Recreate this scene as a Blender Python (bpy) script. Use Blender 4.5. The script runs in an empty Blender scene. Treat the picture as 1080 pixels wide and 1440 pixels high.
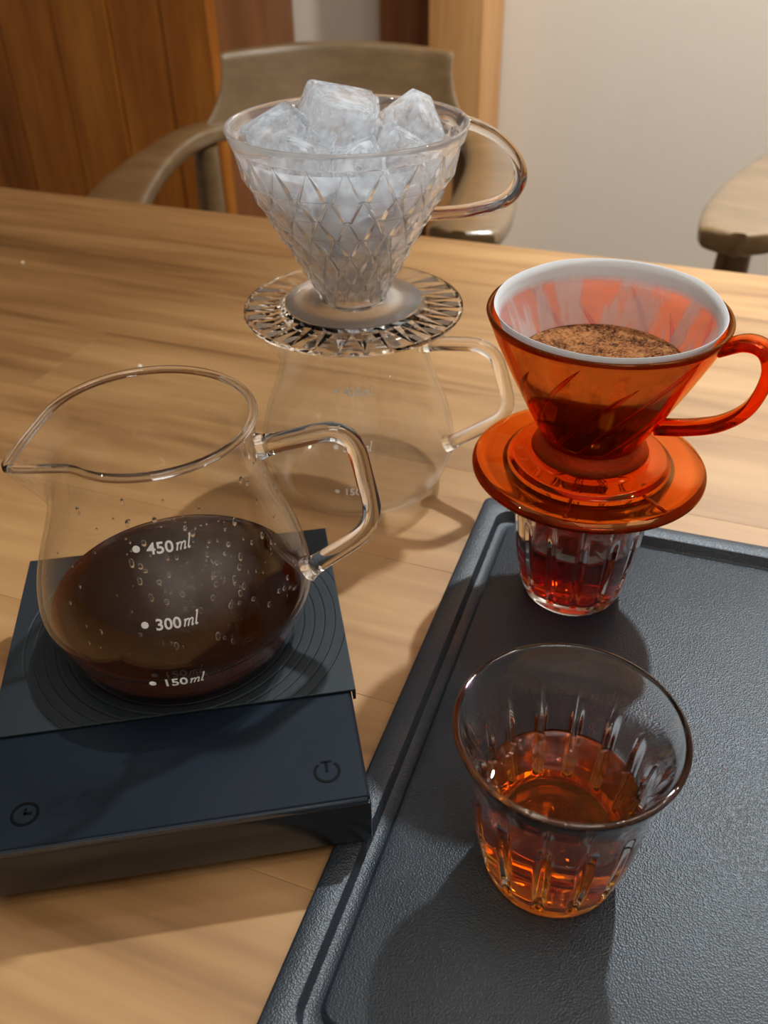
import bpy, bmesh, math, random
from mathutils import Vector, Matrix, Quaternion
random.seed(7)
PI = math.pi
S = bpy.context.scene
COL = S.collection

# ------------------------------------------------------------------ camera
cam_d = bpy.data.cameras.new('camera'); cam = bpy.data.objects.new('camera', cam_d); COL.objects.link(cam)
F_PX = 1281.4
cam_d.sensor_fit = 'VERTICAL'; cam_d.sensor_height = 24.0; cam_d.sensor_width = 18.0
cam_d.lens = F_PX / 1440 * 24.0
cam_d.clip_start = 0.01; cam_d.clip_end = 30
PITCH, ROLL, CAM_H = math.radians(36.40), math.radians(-1.087), 0.2883
cam.matrix_world = Matrix.Translation((0, 0, CAM_H)) @ Matrix.Rotation(PI/2 - PITCH, 4, 'X') @ Matrix.Rotation(ROLL, 4, 'Z')
cam_d.dof.use_dof = True; cam_d.dof.focus_distance = 0.33; cam_d.dof.aperture_fstop = 10.0
S.camera = cam

# ------------------------------------------------------------------ world, lamps, exposure
S.view_settings.view_transform = 'Standard'; S.view_settings.look = 'None'
S.view_settings.gamma = 1.0; S.view_settings.use_curve_mapping = False
S.view_settings.exposure = 0.16
c = S.cycles
c.max_bounces = 24; c.transmission_bounces = 24; c.transparent_max_bounces = 40
c.diffuse_bounces = 4; c.glossy_bounces = 8; c.volume_bounces = 0
c.sample_clamp_indirect = 40.0; c.blur_glossy = 1.0
c.use_denoising = True
w = bpy.data.worlds.new('world'); S.world = w; w.use_nodes = True
w.node_tree.nodes['Background'].inputs[0].default_value = (1.0, 0.9, 0.78, 1)
w.node_tree.nodes['Background'].inputs[1].default_value = 0.15

def spot(name, loc, target, watts, col, size, blend, radius):
    d = bpy.data.lights.new(name, 'SPOT'); o = bpy.data.objects.new(name, d); COL.objects.link(o)
    d.energy = watts; d.color = col; d.spot_size = math.radians(size); d.spot_blend = blend; d.shadow_soft_size = radius
    o.location = loc
    o.rotation_euler = (Vector(target) - Vector(loc)).to_track_quat('-Z', 'Y').to_euler()
    return o
def area(name, loc, target, watts, col, sx, sy):
    d = bpy.data.lights.new(name, 'AREA'); o = bpy.data.objects.new(name, d); COL.objects.link(o)
    d.energy = watts; d.color = col; d.shape = 'RECTANGLE'; d.size = sx; d.size_y = sy
    o.location = loc
    o.rotation_euler = (Vector(target) - Vector(loc)).to_track_quat('-Z', 'Y').to_euler()
    return o
# a twin ceiling spot ahead on the right (the hard shadows towards the camera), a weaker one on the left,
# one washing the back wall; front-wall wash, uplight and overhead panels are added fills
KEY = (0.84, 0.94, 1.0)
spot('spot_lamp', (0.69, 1.34, 1.74), (0.14, 0.20, 0), 185, KEY, 35, 1.0, 0.034)
spot('spot_lamp', (0.73, 1.32, 1.74), (0.50, 0.78, 0), 170, KEY, 36, 1.0, 0.034)
spot('spot_lamp', (-0.85, 0.62, 1.74), (-0.02, 0.25, 0), 4, (1.0, 0.94, 0.86), 60, 0.8, 0.02)
spot('wall_wash_light', (0.95, 0.95, 1.74), (0.90, 1.62, 0.1), 190, (1.0, 0.96, 0.90), 90, 0.9, 0.03)
PANEL = (1.0, 0.97, 0.92)
spot('wall_wash_light', (0.15, -1.05, 1.74), (0.15, -1.75, 0.5), 45, (1.0, 0.96, 0.90), 100, 0.9, 0.03)  # added unseen fill behind the camera, brightens the front wall mirrored in the glass
area('uplight_fill', (0.55, 0.15, 1.50), (0.55, 0.15, 3), 8, PANEL, 1.8, 0.5)  # added upward fill, brightens the ceiling for soft light and reflections
for x, y, wt in ((-0.65, 0.75, 1.0), (0.25, 0.15, 2.2), (1.05, 0.35, 5.0), (0.35, -0.7, 7.5)):
    area('overhead_fill', (x, y, 1.81), (x, y, 0), wt, PANEL, 0.55, 0.55)  # added unseen fill panels, lift the ambient light and the glass rims
for x, y, wt in ((0.0, -0.45, 2.0), (1.5, -0.1, 2.0), (-1.1, -0.1, 1.2), (0.6, 0.85, 1.5), (1.4, 0.85, 2.0)):
    area('downlight', (x, y, 1.80), (x, y, 0), wt, PANEL, 0.06, 0.06)

# ------------------------------------------------------------------ helpers
def newobj(name, bm, mat, parent=None, smooth=True, loc=None, kind=None):
    me = bpy.data.meshes.new(name)
    bmesh.ops.recalc_face_normals(bm, faces=bm.faces)
    bm.to_mesh(me); bm.free()
    if smooth:
        for p in me.polygons: p.use_smooth = True
    o = bpy.data.objects.new(name, me); COL.objects.link(o)
    if mat: me.materials.append(mat)
    if parent: o.parent = parent
    if loc: o.location = loc
    if kind: o['kind'] = kind
    return o
def empty(name, loc=(0, 0, 0), rz=0.0):
    o = bpy.data.objects.new(name, None); COL.objects.link(o)
    o.location = loc; o.rotation_euler = (0, 0, rz); o.empty_display_size = 0.02
    return o
def tag(o, label=None, cat=None, group=None, kind=None):
    if label: o['label'] = label
    if cat: o['category'] = cat
    if group: o['group'] = group
    if kind: o['kind'] = kind
    return o
def autosmooth(o, deg=35):
    me = o.data
    bm = bmesh.new(); bm.from_mesh(me)
    for e in bm.edges:
        if len(e.link_faces) == 2 and e.calc_face_angle(0) > math.radians(deg): e.smooth = False
    bm.to_mesh(me); bm.free()
    return o
def lathe(prof, n=96, fn=None, closed=False):
    """prof: list of (r, z); points with r==0 become poles. closed: last joins first."""
    bm = bmesh.new(); rows = []
    for i, (r, z) in enumerate(prof):
        if r == 0:
            rows.append([bm.verts.new((0, 0, z))])
        else:
            row = []
            for k in range(n):
                a = 2*PI*k/n
                rr, zz = fn(a, i, r, z) if fn else (r, z)
                row.append(bm.verts.new((rr*math.cos(a), rr*math.sin(a), zz)))
            rows.append(row)
    pairs = list(zip(rows, rows[1:])) + ([(rows[-1], rows[0])] if closed else [])
    for A, B in pairs:
        for k in range(n):
            k2 = (k+1) % n
            if len(A) == 1 and len(B) == 1: continue
            if len(A) == 1: bm.faces.new((A[0], B[k2], B[k]))
            elif len(B) == 1: bm.faces.new((A[k], A[k2], B[0]))
            else: bm.faces.new((A[k], A[k2], B[k2], B[k]))
    return bm
def catmull(pts, m=8):
    P = [Vector(p) for p in pts]; P = [2*P[0]-P[1]] + P + [2*P[-1]-P[-2]]
    out = []
    for i in range(1, len(P)-2):
        for k in range(m):
            t = k/m
            out.append(0.5*((2*P[i]) + (P[i+1]-P[i-1])*t + (2*P[i-1]-5*P[i]+4*P[i+1]-P[i+2])*t*t + (3*P[i]-P[i-1]-3*P[i+1]+P[i+2])*t**3))
    out.append(P[-2]); return out
def rounded_path(pts, rad, m=6):
    """polyline with rounded corners"""
    P = [Vector(p) for p in pts]; out = [P[0]]
    for i in range(1, len(P)-1):
        a = (P[i-1]-P[i]); b = (P[i+1]-P[i]); d = min(rad, a.length*.45, b.length*.45)
        s, e = P[i]+a.normalized()*d, P[i]+b.normalized()*d
        for k in range(m+1):
            t = k/m; out.append((1-t)**2*s + 2*t*(1-t)*P[i] + t*t*e)
    out.append(P[-1]); return out
def sweep(bm, path, section, side=None, closed=False, scale=None, cap=True):
    """section: list of (a, b); a along side vector, b along the third axis"""
    n = len(path); rows = []
    for i, p in enumerate(path):
        if closed: t = path[(i+1) % n] - path[i-1]
        else: t = path[min(i+1, n-1)] - path[max(i-1, 0)]
        t.normalize()
        s = Vector(side) if side is not None else Vector((0, 0, 1))
        s = (s - t*s.dot(t)).normalized(); b = t.cross(s)
        sc = scale(i/(n-1)) if scale else (1, 1)
        rows.append([bm.verts.new(p + s*x*sc[0] + b*y*sc[1]) for x, y in section])
    m = len(section)
    rng = range(n) if closed else range(n-1)
    for i in rng:
        A, B = rows[i], rows[(i+1) % n]
        for k in range(m): bm.faces.new((A[k], A[(k+1) % m], B[(k+1) % m], B[k]))
    if cap and not closed:
        bm.faces.new(rows[0][::-1]); bm.faces.new(rows[-1])
    return bm
def circ_sec(r, n=16, ry=None): return [(r*math.cos(2*PI*k/n), (ry or r)*math.sin(2*PI*k/n)) for k in range(n)]
def superell(a, b, n=20, e=0.5):
    f = lambda v: math.copysign(abs(v)**e, v)
    return [(a*f(math.cos(2*PI*k/n)), b*f(math.sin(2*PI*k/n))) for k in range(n)]
def box(bm, x0, x1, y0, y1, z0, z1, bev=0.0, seg=2):
    vs = [bm.verts.new((x, y, z)) for x in (x0, x1) for y in (y0, y1) for z in (z0, z1)]
    fs = [bm.faces.new([vs[i] for i in q]) for q in ((0,1,3,2),(4,6,7,5),(0,4,5,1),(2,3,7,6),(0,2,6,4),(1,5,7,3))]
    if bev:
        es = list({e for f in fs for e in f.edges})
        bmesh.ops.recalc_face_normals(bm, faces=fs)
        bmesh.ops.bevel(bm, geom=es, offset=bev, segments=seg, profile=0.5, affect='EDGES')
    return bm
def smooth01(a, b, x):
    t = max(0.0, min(1.0, (x-a)/(b-a))); return t*t*(3-2*t)
def interp(zk, rk, z):
    if z <= zk[0]: return rk[0]
    for i in range(len(zk)-1):
        if z <= zk[i+1]:
            t = (z-zk[i])/(zk[i+1]-zk[i]); return rk[i]+(rk[i+1]-rk[i])*t
    return rk[-1]
def resample(prof, m=5):
    return [(max(p.x, 0), p.y) for p in catmull([(r, z, 0) for r, z in prof], m)]

# ------------------------------------------------------------------ materials
def mat(name):
    m = bpy.data.materials.new(name); m.use_nodes = True
    nt = m.node_tree; nt.nodes.clear()
    out = nt.nodes.new('ShaderNodeOutputMaterial')
    return m, nt, out
def N(nt, t, **kw):
    n = nt.nodes.new('ShaderNode'+t)
    for k, v in kw.items():
        if k.startswith('_'): setattr(n, k[1:], v)
        else: n.inputs[k.replace('__', ' ')].default_value = v
    return n
def L(nt, a, b): nt.links.new(a, b)
def ramp(nt, stops):
    r = nt.nodes.new('ShaderNodeValToRGB'); e = r.color_ramp.elements
    while len(e) < len(stops): e.new(0.5)
    for x, (p, col) in zip(e, stops): x.position = p; x.color = (*col, 1)
    return r
def principled(name, col, rough=0.5, spec=0.5, bump=None, coat=0.0, metal=0.0):
    m, nt, out = mat(name)
    b = N(nt, 'BsdfPrincipled'); b.inputs['Base Color'].default_value = (*col, 1); b.inputs['Roughness'].default_value = rough
    b.inputs['Specular IOR Level'].default_value = spec; b.inputs['Coat Weight'].default_value = coat; b.inputs['Metallic'].default_value = metal
    if bump:
        tc = N(nt, 'TexCoord'); no = N(nt, 'TexNoise'); no.inputs['Scale'].default_value = bump[0]; no.inputs['Detail'].default_value = 2
        bp = N(nt, 'Bump'); bp.inputs['Strength'].default_value = bump[1]; bp.inputs['Distance'].default_value = bump[2]
        L(nt, tc.outputs['Object'], no.inputs['Vector']); L(nt, no.outputs['Fac'], bp.inputs['Height']); L(nt, bp.outputs['Normal'], b.inputs['Normal'])
    L(nt, b.outputs[0], out.inputs[0]); return m
def glass(name, col=(1, 1, 1), ior=1.5, rough=0.0, absorb=None, bump=None):
    m, nt, out = mat(name)
    g = N(nt, 'BsdfGlass'); g.inputs['Color'].default_value = (*col, 1); g.inputs['IOR'].default_value = ior; g.inputs['Roughness'].default_value = rough
    if bump:
        tc = N(nt, 'TexCoord'); no = N(nt, 'TexNoise'); no.inputs['Scale'].default_value = bump[0]; no.inputs['Detail'].default_value = 2
        bp = N(nt, 'Bump'); bp.inputs['Strength'].default_value = bump[1]; bp.inputs['Distance'].default_value = bump[2]
        L(nt, tc.outputs['Object'], no.inputs['Vector']); L(nt, no.outputs['Fac'], bp.inputs['Height']); L(nt, bp.outputs['Normal'], g.inputs['Normal'])
    L(nt, g.outputs[0], out.inputs[0])
    if absorb:
        v = N(nt, 'VolumeAbsorption'); v.inputs['Color'].default_value = (*absorb[0], 1); v.inputs['Density'].default_value = absorb[1]
        L(nt, v.outputs[0], out.inputs['Volume'])
    return m
def thin_glass(name, tint=(0.985, 0.985, 0.98)):
    m, nt, out = mat(name)
    geo = N(nt, 'NewGeometry'); mx = N(nt, 'Mix'); mx.inputs['A'].default_value = 1.45; mx.inputs['B'].default_value = 1/1.45
    L(nt, geo.outputs['Backfacing'], mx.inputs['Factor'])
    fr = N(nt, 'Fresnel'); L(nt, mx.outputs['Result'], fr.inputs['IOR'])
    t = N(nt, 'BsdfTransparent'); t.inputs[0].default_value = (*tint, 1)
    g = N(nt, 'BsdfGlossy'); g.inputs['Roughness'].default_value = 0.02
    ms = N(nt, 'MixShader'); L(nt, fr.outputs[0], ms.inputs[0]); L(nt, t.outputs[0], ms.inputs[1]); L(nt, g.outputs[0], ms.inputs[2])
    L(nt, ms.outputs[0], out.inputs[0]); return m
def wood(name, stops, grain=(1.2, 26, 26), rough=0.45, rot=(0, 0, 0), bump=0.05, ring=6.0, knots=False, rnd=True, spec=0.4):
    m, nt, out = mat(name)
    tc = N(nt, 'TexCoord'); mp = N(nt, 'Mapping'); mp.inputs['Rotation'].default_value = rot; mp.inputs['Scale'].default_value = grain
    src = tc.outputs['Object']
    if rnd:
        oi = N(nt, 'ObjectInfo'); cx = N(nt, 'CombineXYZ'); mu = N(nt, 'Math', _operation='MULTIPLY'); mu.inputs[1].default_value = 37.0
        L(nt, oi.outputs['Random'], mu.inputs[0]); L(nt, mu.outputs[0], cx.inputs[0]); L(nt, mu.outputs[0], cx.inputs[1])
        ad = N(nt, 'VectorMath', _operation='ADD'); L(nt, src, ad.inputs[0]); L(nt, cx.outputs[0], ad.inputs[1]); src = ad.outputs[0]
    L(nt, src, mp.inputs['Vector'])
    n1 = N(nt, 'TexNoise'); n1.inputs['Scale'].default_value = 1.0; n1.inputs['Detail'].default_value = 5; n1.inputs['Roughness'].default_value = 0.6; n1.inputs['Distortion'].default_value = 0.4
    L(nt, mp.outputs[0], n1.inputs['Vector'])
    n2 = N(nt, 'TexNoise'); n2.inputs['Scale'].default_value = ring; n2.inputs['Detail'].default_value = 3
    L(nt, mp.outputs[0], n2.inputs['Vector'])
    mx = N(nt, 'Mix'); mx.inputs['Factor'].default_value = 0.3
    L(nt, n1.outputs['Fac'], mx.inputs['A']); L(nt, n2.outputs['Fac'], mx.inputs['B'])
    r = ramp(nt, stops); L(nt, mx.outputs['Result'], r.inputs[0])
    b = N(nt, 'BsdfPrincipled'); b.inputs['Roughness'].default_value = rough; b.inputs['Specular IOR Level'].default_value = spec
    col = r.outputs[0]
    if rnd:
        hs = N(nt, 'HueSaturation'); mr = N(nt, 'MapRange'); mr.inputs['To Min'].default_value = 0.92; mr.inputs['To Max'].default_value = 1.08
        L(nt, oi.outputs['Random'], mr.inputs['Value']); L(nt, mr.outputs[0], hs.inputs['Value']); L(nt, col, hs.inputs['Color']); col = hs.outputs[0]
    L(nt, col, b.inputs['Base Color'])
    bp = N(nt, 'Bump'); bp.inputs['Strength'].default_value = bump; bp.inputs['Distance'].default_value = 0.001
    L(nt, n2.outputs['Fac'], bp.inputs['Height']); L(nt, bp.outputs[0], b.inputs['Normal'])
    L(nt, b.outputs[0], out.inputs[0]); return m

M = {}
M['table'] = wood('table_wood', [(0.30, (0.13, 0.060, 0.020)), (0.46, (0.265, 0.135, 0.049)), (0.62, (0.35, 0.195, 0.077)), (0.8, (0.41, 0.24, 0.10))], grain=(2.2, 22, 22), rough=0.42, ring=4.0)
M['panel'] = wood('panel_wood', [(0.28, (0.15, 0.040, 0.005)), (0.5, (0.32, 0.105, 0.012)), (0.72, (0.50, 0.20, 0.030))], grain=(12, 12, 1.1), rough=0.4)
M['post'] = wood('post_wood', [(0.3, (0.34, 0.15, 0.045)), (0.5, (0.52, 0.27, 0.10)), (0.72, (0.62, 0.36, 0.15))], grain=(14, 14, 1.2), rough=0.45)
M['darkboard'] = wood('dark_board_wood', [(0.3, (0.10, 0.035, 0.012)), (0.55, (0.20, 0.075, 0.025)), (0.75, (0.27, 0.11, 0.04))], grain=(16, 16, 1.2), rough=0.5)
def coated(m, w_, r_):
    b = [n for n in m.node_tree.nodes if n.type == 'BSDF_PRINCIPLED'][0]; b.inputs['Coat Weight'].default_value = w_; b.inputs['Coat Roughness'].default_value = r_; return m
M['chair'] = wood('chair_wood', [(0.3, (0.105, 0.064, 0.029)), (0.55, (0.175, 0.110, 0.052)), (0.75, (0.23, 0.15, 0.075))], grain=(6, 20, 20), rough=0.32, rnd=False)
coated(M['chair'], 1.0, .22)
M['floor'] = wood('floor_wood', [(0.3, (0.10, 0.06, 0.03)), (0.6, (0.20, 0.12, 0.06))], grain=(2, 16, 16), rough=0.5)
M['wall'] = principled('wall_plaster', (0.66, 0.61, 0.54), 0.85, 0.3, bump=(90, 0.15, 0.002))
M['ceiling'] = principled('ceiling_paint', (0.75, 0.72, 0.67), 0.9, 0.2)
M['glass'] = glass('clear_glass', (1, 1, 1), 1.48)
M['cupglass'] = glass('cup_glass', (1, 1, 1), 1.5)
M['thin'] = thin_glass('server_glass')
M['crystal'] = glass('crystal_acrylic', (0.99, 0.985, 0.98), 1.49)
def mk_crystal_cone():
    m = glass('crystal_faceted', (0.99, 0.99, 0.99), 1.49); nt = m.node_tree
    g = [n for n in nt.nodes if n.type == 'BSDF_GLASS'][0]; out = [n for n in nt.nodes if n.type == 'OUTPUT_MATERIAL'][0]
    d = N(nt, 'BsdfTranslucent'); d.inputs[0].default_value = (.95, .95, .95, 1); d2 = N(nt, 'BsdfDiffuse'); d2.inputs[0].default_value = (.95, .95, .95, 1)
    a = N(nt, 'MixShader'); a.inputs[0].default_value = .5; L(nt, d.outputs[0], a.inputs[1]); L(nt, d2.outputs[0], a.inputs[2])
    b = N(nt, 'MixShader'); b.inputs[0].default_value = .08; L(nt, g.outputs[0], b.inputs[1]); L(nt, a.outputs[0], b.inputs[2]); L(nt, b.outputs[0], out.inputs[0]); return m
M['crystal_cone'] = mk_crystal_cone()
M['frost'] = glass('frosted_acrylic', (0.95, 0.93, 0.91), 1.3, rough=0.45)
def mk_red():
    m = glass('amber_red_acrylic', (1.0, 0.60, 0.22), 1.49, absorb=((0.95, 0.36, 0.02), 360)); nt = m.node_tree
    g = [n for n in nt.nodes if n.type == 'BSDF_GLASS'][0]; out = [n for n in nt.nodes if n.type == 'OUTPUT_MATERIAL'][0]
    d = N(nt, 'BsdfDiffuse'); d.inputs[0].default_value = (.80, .17, .010, 1); t = N(nt, 'BsdfTranslucent'); t.inputs[0].default_value = (.85, .19, .010, 1)
    a = N(nt, 'MixShader'); a.inputs[0].default_value = .6; L(nt, d.outputs[0], a.inputs[1]); L(nt, t.outputs[0], a.inputs[2])
    b = N(nt, 'MixShader'); b.inputs[0].default_value = .05; L(nt, g.outputs[0], b.inputs[1]); L(nt, a.outputs[0], b.inputs[2]); L(nt, b.outputs[0], out.inputs[0]); return m
M['red'] = mk_red()
def mk_ice():
    m = glass('ice', (0.99, 0.995, 1.0), 1.31, bump=(120, 0.35, 0.003)); nt = m.node_tree
    g = [n for n in nt.nodes if n.type == 'BSDF_GLASS'][0]; out = [n for n in nt.nodes if n.type == 'OUTPUT_MATERIAL'][0]
    d = N(nt, 'BsdfTranslucent'); d.inputs[0].default_value = (.93, .96, 1, 1); d2 = N(nt, 'BsdfDiffuse'); d2.inputs[0].default_value = (.93, .96, 1, 1)
    a = N(nt, 'MixShader'); a.inputs[0].default_value = .5; L(nt, d.outputs[0], a.inputs[1]); L(nt, d2.outputs[0], a.inputs[2])
    tc = N(nt, 'TexCoord'); no = N(nt, 'TexNoise'); no.inputs['Scale'].default_value = 110; no.inputs['Detail'].default_value = 4; L(nt, tc.outputs['Object'], no.inputs['Vector'])
    mr = N(nt, 'MapRange', _clamp=True); mr.inputs['From Min'].default_value = .42; mr.inputs['From Max'].default_value = .66; mr.inputs['To Min'].default_value = .03; mr.inputs['To Max'].default_value = .26; L(nt, no.outputs['Fac'], mr.inputs['Value'])
    b = N(nt, 'MixShader'); L(nt, mr.outputs[0], b.inputs[0]); L(nt, g.outputs[0], b.inputs[1]); L(nt, a.outputs[0], b.inputs[2]); L(nt, b.outputs[0], out.inputs[0]); return m
M['ice'] = mk_ice()
def mk_coffee(name, absorb, haze):
    m = glass(name, (1, 1, 1), 1.33, absorb=absorb); nt = m.node_tree
    g = [n for n in nt.nodes if n.type == 'BSDF_GLASS'][0]; out = [n for n in nt.nodes if n.type == 'OUTPUT_MATERIAL'][0]
    d = N(nt, 'BsdfDiffuse'); d.inputs[0].default_value = (.42, .075, .010, 1)
    b = N(nt, 'MixShader'); b.inputs[0].default_value = haze; L(nt, g.outputs[0], b.inputs[1]); L(nt, d.outputs[0], b.inputs[2]); L(nt, b.outputs[0], out.inputs[0]); return m
M['coffee'] = mk_coffee('coffee', ((0.94, 0.72, 0.11), 160), .02)
M['coffee_dark'] = mk_coffee('coffee_dark', ((0.78, 0.42, 0.10), 620), .02)
def mk_print():
    m, nt, out = mat('white_print'); d = N(nt, 'BsdfDiffuse'); d.inputs[0].default_value = (.9, .9, .89, 1); t = N(nt, 'BsdfTranslucent'); t.inputs[0].default_value = (.9, .9, .89, 1)
    a = N(nt, 'AddShader'); md = N(nt, 'MixShader'); md.inputs[0].default_value = .5; L(nt, d.outputs[0], md.inputs[1]); L(nt, t.outputs[0], md.inputs[2]); L(nt, md.outputs[0], out.inputs[0]); nt.nodes.remove(a); return m
M['white_print'] = mk_print()
M['black_print'] = principled('black_print', (0.0008, 0.0008, 0.001), 0.6, 0.08)
M['scale_top'] = principled('scale_panel', (0.0055, 0.0095, 0.015), 0.30, 0.22, bump=(4000, 0.05, 0.0002))
M['scale_body'] = principled('scale_shell', (0.014, 0.016, 0.019), 0.20, 0.5)
M['chamfer'] = principled('scale_chamfer', (0.02, 0.03, 0.045), 0.12, 0.7)
M['rubber'] = None
M['brass'] = principled('lamp_trim', (0.8, 0.8, 0.78), 0.4)

def mk_rubber():
    m, nt, out = mat('silicone_rubber')
    tc = N(nt, 'TexCoord'); sx = N(nt, 'SeparateXYZ'); L(nt, tc.outputs['Object'], sx.inputs[0])
    cx = N(nt, 'CombineXYZ'); L(nt, sx.outputs[0], cx.inputs[0]); L(nt, sx.outputs[1], cx.inputs[1])
    ln = N(nt, 'VectorMath', _operation='LENGTH'); L(nt, cx.outputs[0], ln.inputs[0])
    s = N(nt, 'Math', _operation='MULTIPLY'); s.inputs[1].default_value = 2*PI/0.0042; L(nt, ln.outputs['Value'], s.inputs[0])
    sn = N(nt, 'Math', _operation='SINE'); L(nt, s.outputs[0], sn.inputs[0])
    gt = N(nt, 'MapRange', _clamp=True); gt.inputs['From Min'].default_value = 0.55; gt.inputs['From Max'].default_value = 0.9; L(nt, sn.outputs[0], gt.inputs['Value'])
    lo = N(nt, 'Math', _operation='GREATER_THAN'); lo.inputs[1].default_value = 0.012; L(nt, ln.outputs['Value'], lo.inputs[0])
    hi = N(nt, 'Math', _operation='LESS_THAN'); hi.inputs[1].default_value = 0.0655; L(nt, ln.outputs['Value'], hi.inputs[0])
    a = N(nt, 'Math', _operation='MULTIPLY'); L(nt, lo.outputs[0], a.inputs[0]); L(nt, hi.outputs[0], a.inputs[1])
    b2 = N(nt, 'Math', _operation='MULTIPLY'); L(nt, a.outputs[0], b2.inputs[0]); L(nt, gt.outputs[0], b2.inputs[1])
    bp = N(nt, 'Bump'); bp.invert = True; bp.inputs['Strength'].default_value = 0.6; bp.inputs['Distance'].default_value = 0.0006; L(nt, b2.outputs[0], bp.inputs['Height'])
    b = N(nt, 'BsdfPrincipled'); b.inputs['Base Color'].default_value = (0.0125, 0.0165, 0.020, 1); b.inputs['Roughness'].default_value = 0.5
    b.inputs['Specular IOR Level'].default_value = 0.22
    L(nt, bp.outputs[0], b.inputs['Normal']); L(nt, b.outputs[0], out.inputs[0]); return m
M['rubber'] = mk_rubber()

def mk_tray():
    m, nt, out = mat('textured_black_plastic')
    tc = N(nt, 'TexCoord')
    v = N(nt, 'TexVoronoi', _feature='SMOOTH_F1'); v.inputs['Scale'].default_value = 1500; v.inputs['Smoothness'].default_value = .3; L(nt, tc.outputs['Object'], v.inputs['Vector'])
    bp = N(nt, 'Bump'); bp.inputs['Strength'].default_value = 0.5; bp.inputs['Distance'].default_value = 0.0003; L(nt, v.outputs['Distance'], bp.inputs['Height'])
    n2 = N(nt, 'TexNoise'); n2.inputs['Scale'].default_value = 28; n2.inputs['Detail'].default_value = 5; L(nt, tc.outputs['Object'], n2.inputs['Vector'])
    r = ramp(nt, [(0.3, (0.008, 0.011, 0.0155)), (0.7, (0.014, 0.0195, 0.027))]); L(nt, n2.outputs['Fac'], r.inputs[0])
    b = N(nt, 'BsdfPrincipled'); b.inputs['Roughness'].default_value = 0.43; b.inputs['Specular IOR Level'].default_value = 0.42
    L(nt, r.outputs[0], b.inputs['Base Color']); L(nt, bp.outputs[0], b.inputs['Normal']); L(nt, b.outputs[0], out.inputs[0]); return m
M['tray'] = mk_tray()

# ------------------------------------------------------------------ the room (turned with the table)
RT = math.radians(-21.4)
E = Vector((math.cos(RT), math.sin(RT), 0)); Nn = Vector((-math.sin(RT), math.cos(RT), 0))
FZ, CZ = -0.75, 1.85
V_WALL = 1.95
def room_box(name, u0, u1, v0, v1, z0, z1, m, parent=None, bev=0.0, kind=None):
    bm = bmesh.new()
    cu, cv, cz = (u0+u1)/2, (v0+v1)/2, (z0+z1)/2
    box(bm, u0-cu, u1-cu, v0-cv, v1-cv, z0-cz, z1-cz, bev)
    o = newobj(name, bm, m, None, smooth=False)
    o.location = E*cu + Nn*cv + Vector((0, 0, cz)); o.rotation_euler = (0, 0, RT)
    if parent: o.parent = parent
    if kind: o['kind'] = kind
    return o
room_box('floor', -2.2, 2.2, -1.8, V_WALL+.1, FZ-.08, FZ, M['floor'], kind='structure')
room_box('ceiling', -2.2, 2.2, -1.8, V_WALL+.1, CZ, CZ+.08, M['ceiling'], kind='structure')
room_box('wall_back', -2.2, 2.2, V_WALL, V_WALL+.1, FZ, CZ, M['wall'], kind='structure')
room_box('wall_left', -2.3, -2.2, -1.8, V_WALL+.1, FZ, CZ, M['wall'], kind='structure')
room_box('wall_right', 2.2, 2.3, -1.8, V_WALL+.1, FZ, CZ, M['wall'], kind='structure')
room_box('wall_front', -2.3, 2.3, -1.9, -1.8, FZ, CZ, M['wall'], kind='structure')
# orange wooden panelling on the left: a built-in unit clad in upright planks
pan = empty('wood_panelling', E*-1.5 + Nn*1.75 + Vector((0, 0, FZ)), 0)
tag(pan, 'orange-brown upright wooden planks cladding the wall behind the left of the table', 'wood panelling')
PU = [-2.195, -2.02, -1.87, -1.70, -1.555, -1.415, -1.285, -1.16, -1.045, -0.945]
inv = pan.matrix_basis.inverted()
for a, b in zip(PU, PU[1:]):
    o = room_box('plank', a+.0012, b-.0012, 1.60+random.uniform(-.002, .002), 1.63, FZ, CZ-.01, M['panel'], bev=0.003)
    o.parent = pan; o.matrix_parent_inverse = Matrix.Translation(-pan.location)
o = room_box('side_board', -0.972, -0.946, 1.631, V_WALL-.002, FZ, CZ-.01, M['darkboard'], bev=0.002); o.parent = pan; o.matrix_parent_inverse = Matrix.Translation(-pan.location)
o = room_box('carcass', -2.195, -0.973, 1.631, V_WALL-.002, FZ, CZ-.01, M['darkboard']); o.parent = pan; o.matrix_parent_inverse = Matrix.Translation(-pan.location)
post = room_box('wooden_post', -0.600, -0.492, 1.80, 1.945, FZ, CZ-.002, M['post'], bev=0.004)
tag(post, 'honey-coloured square wooden post rising behind the chair back', 'post')
brd = room_box('upright_board', -0.735, -0.63, 1.90, 1.948, FZ, CZ-.002, M['darkboard'], bev=0.003)
tag(brd, 'dark reddish-brown upright board left of the honey-coloured post', 'board')

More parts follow.
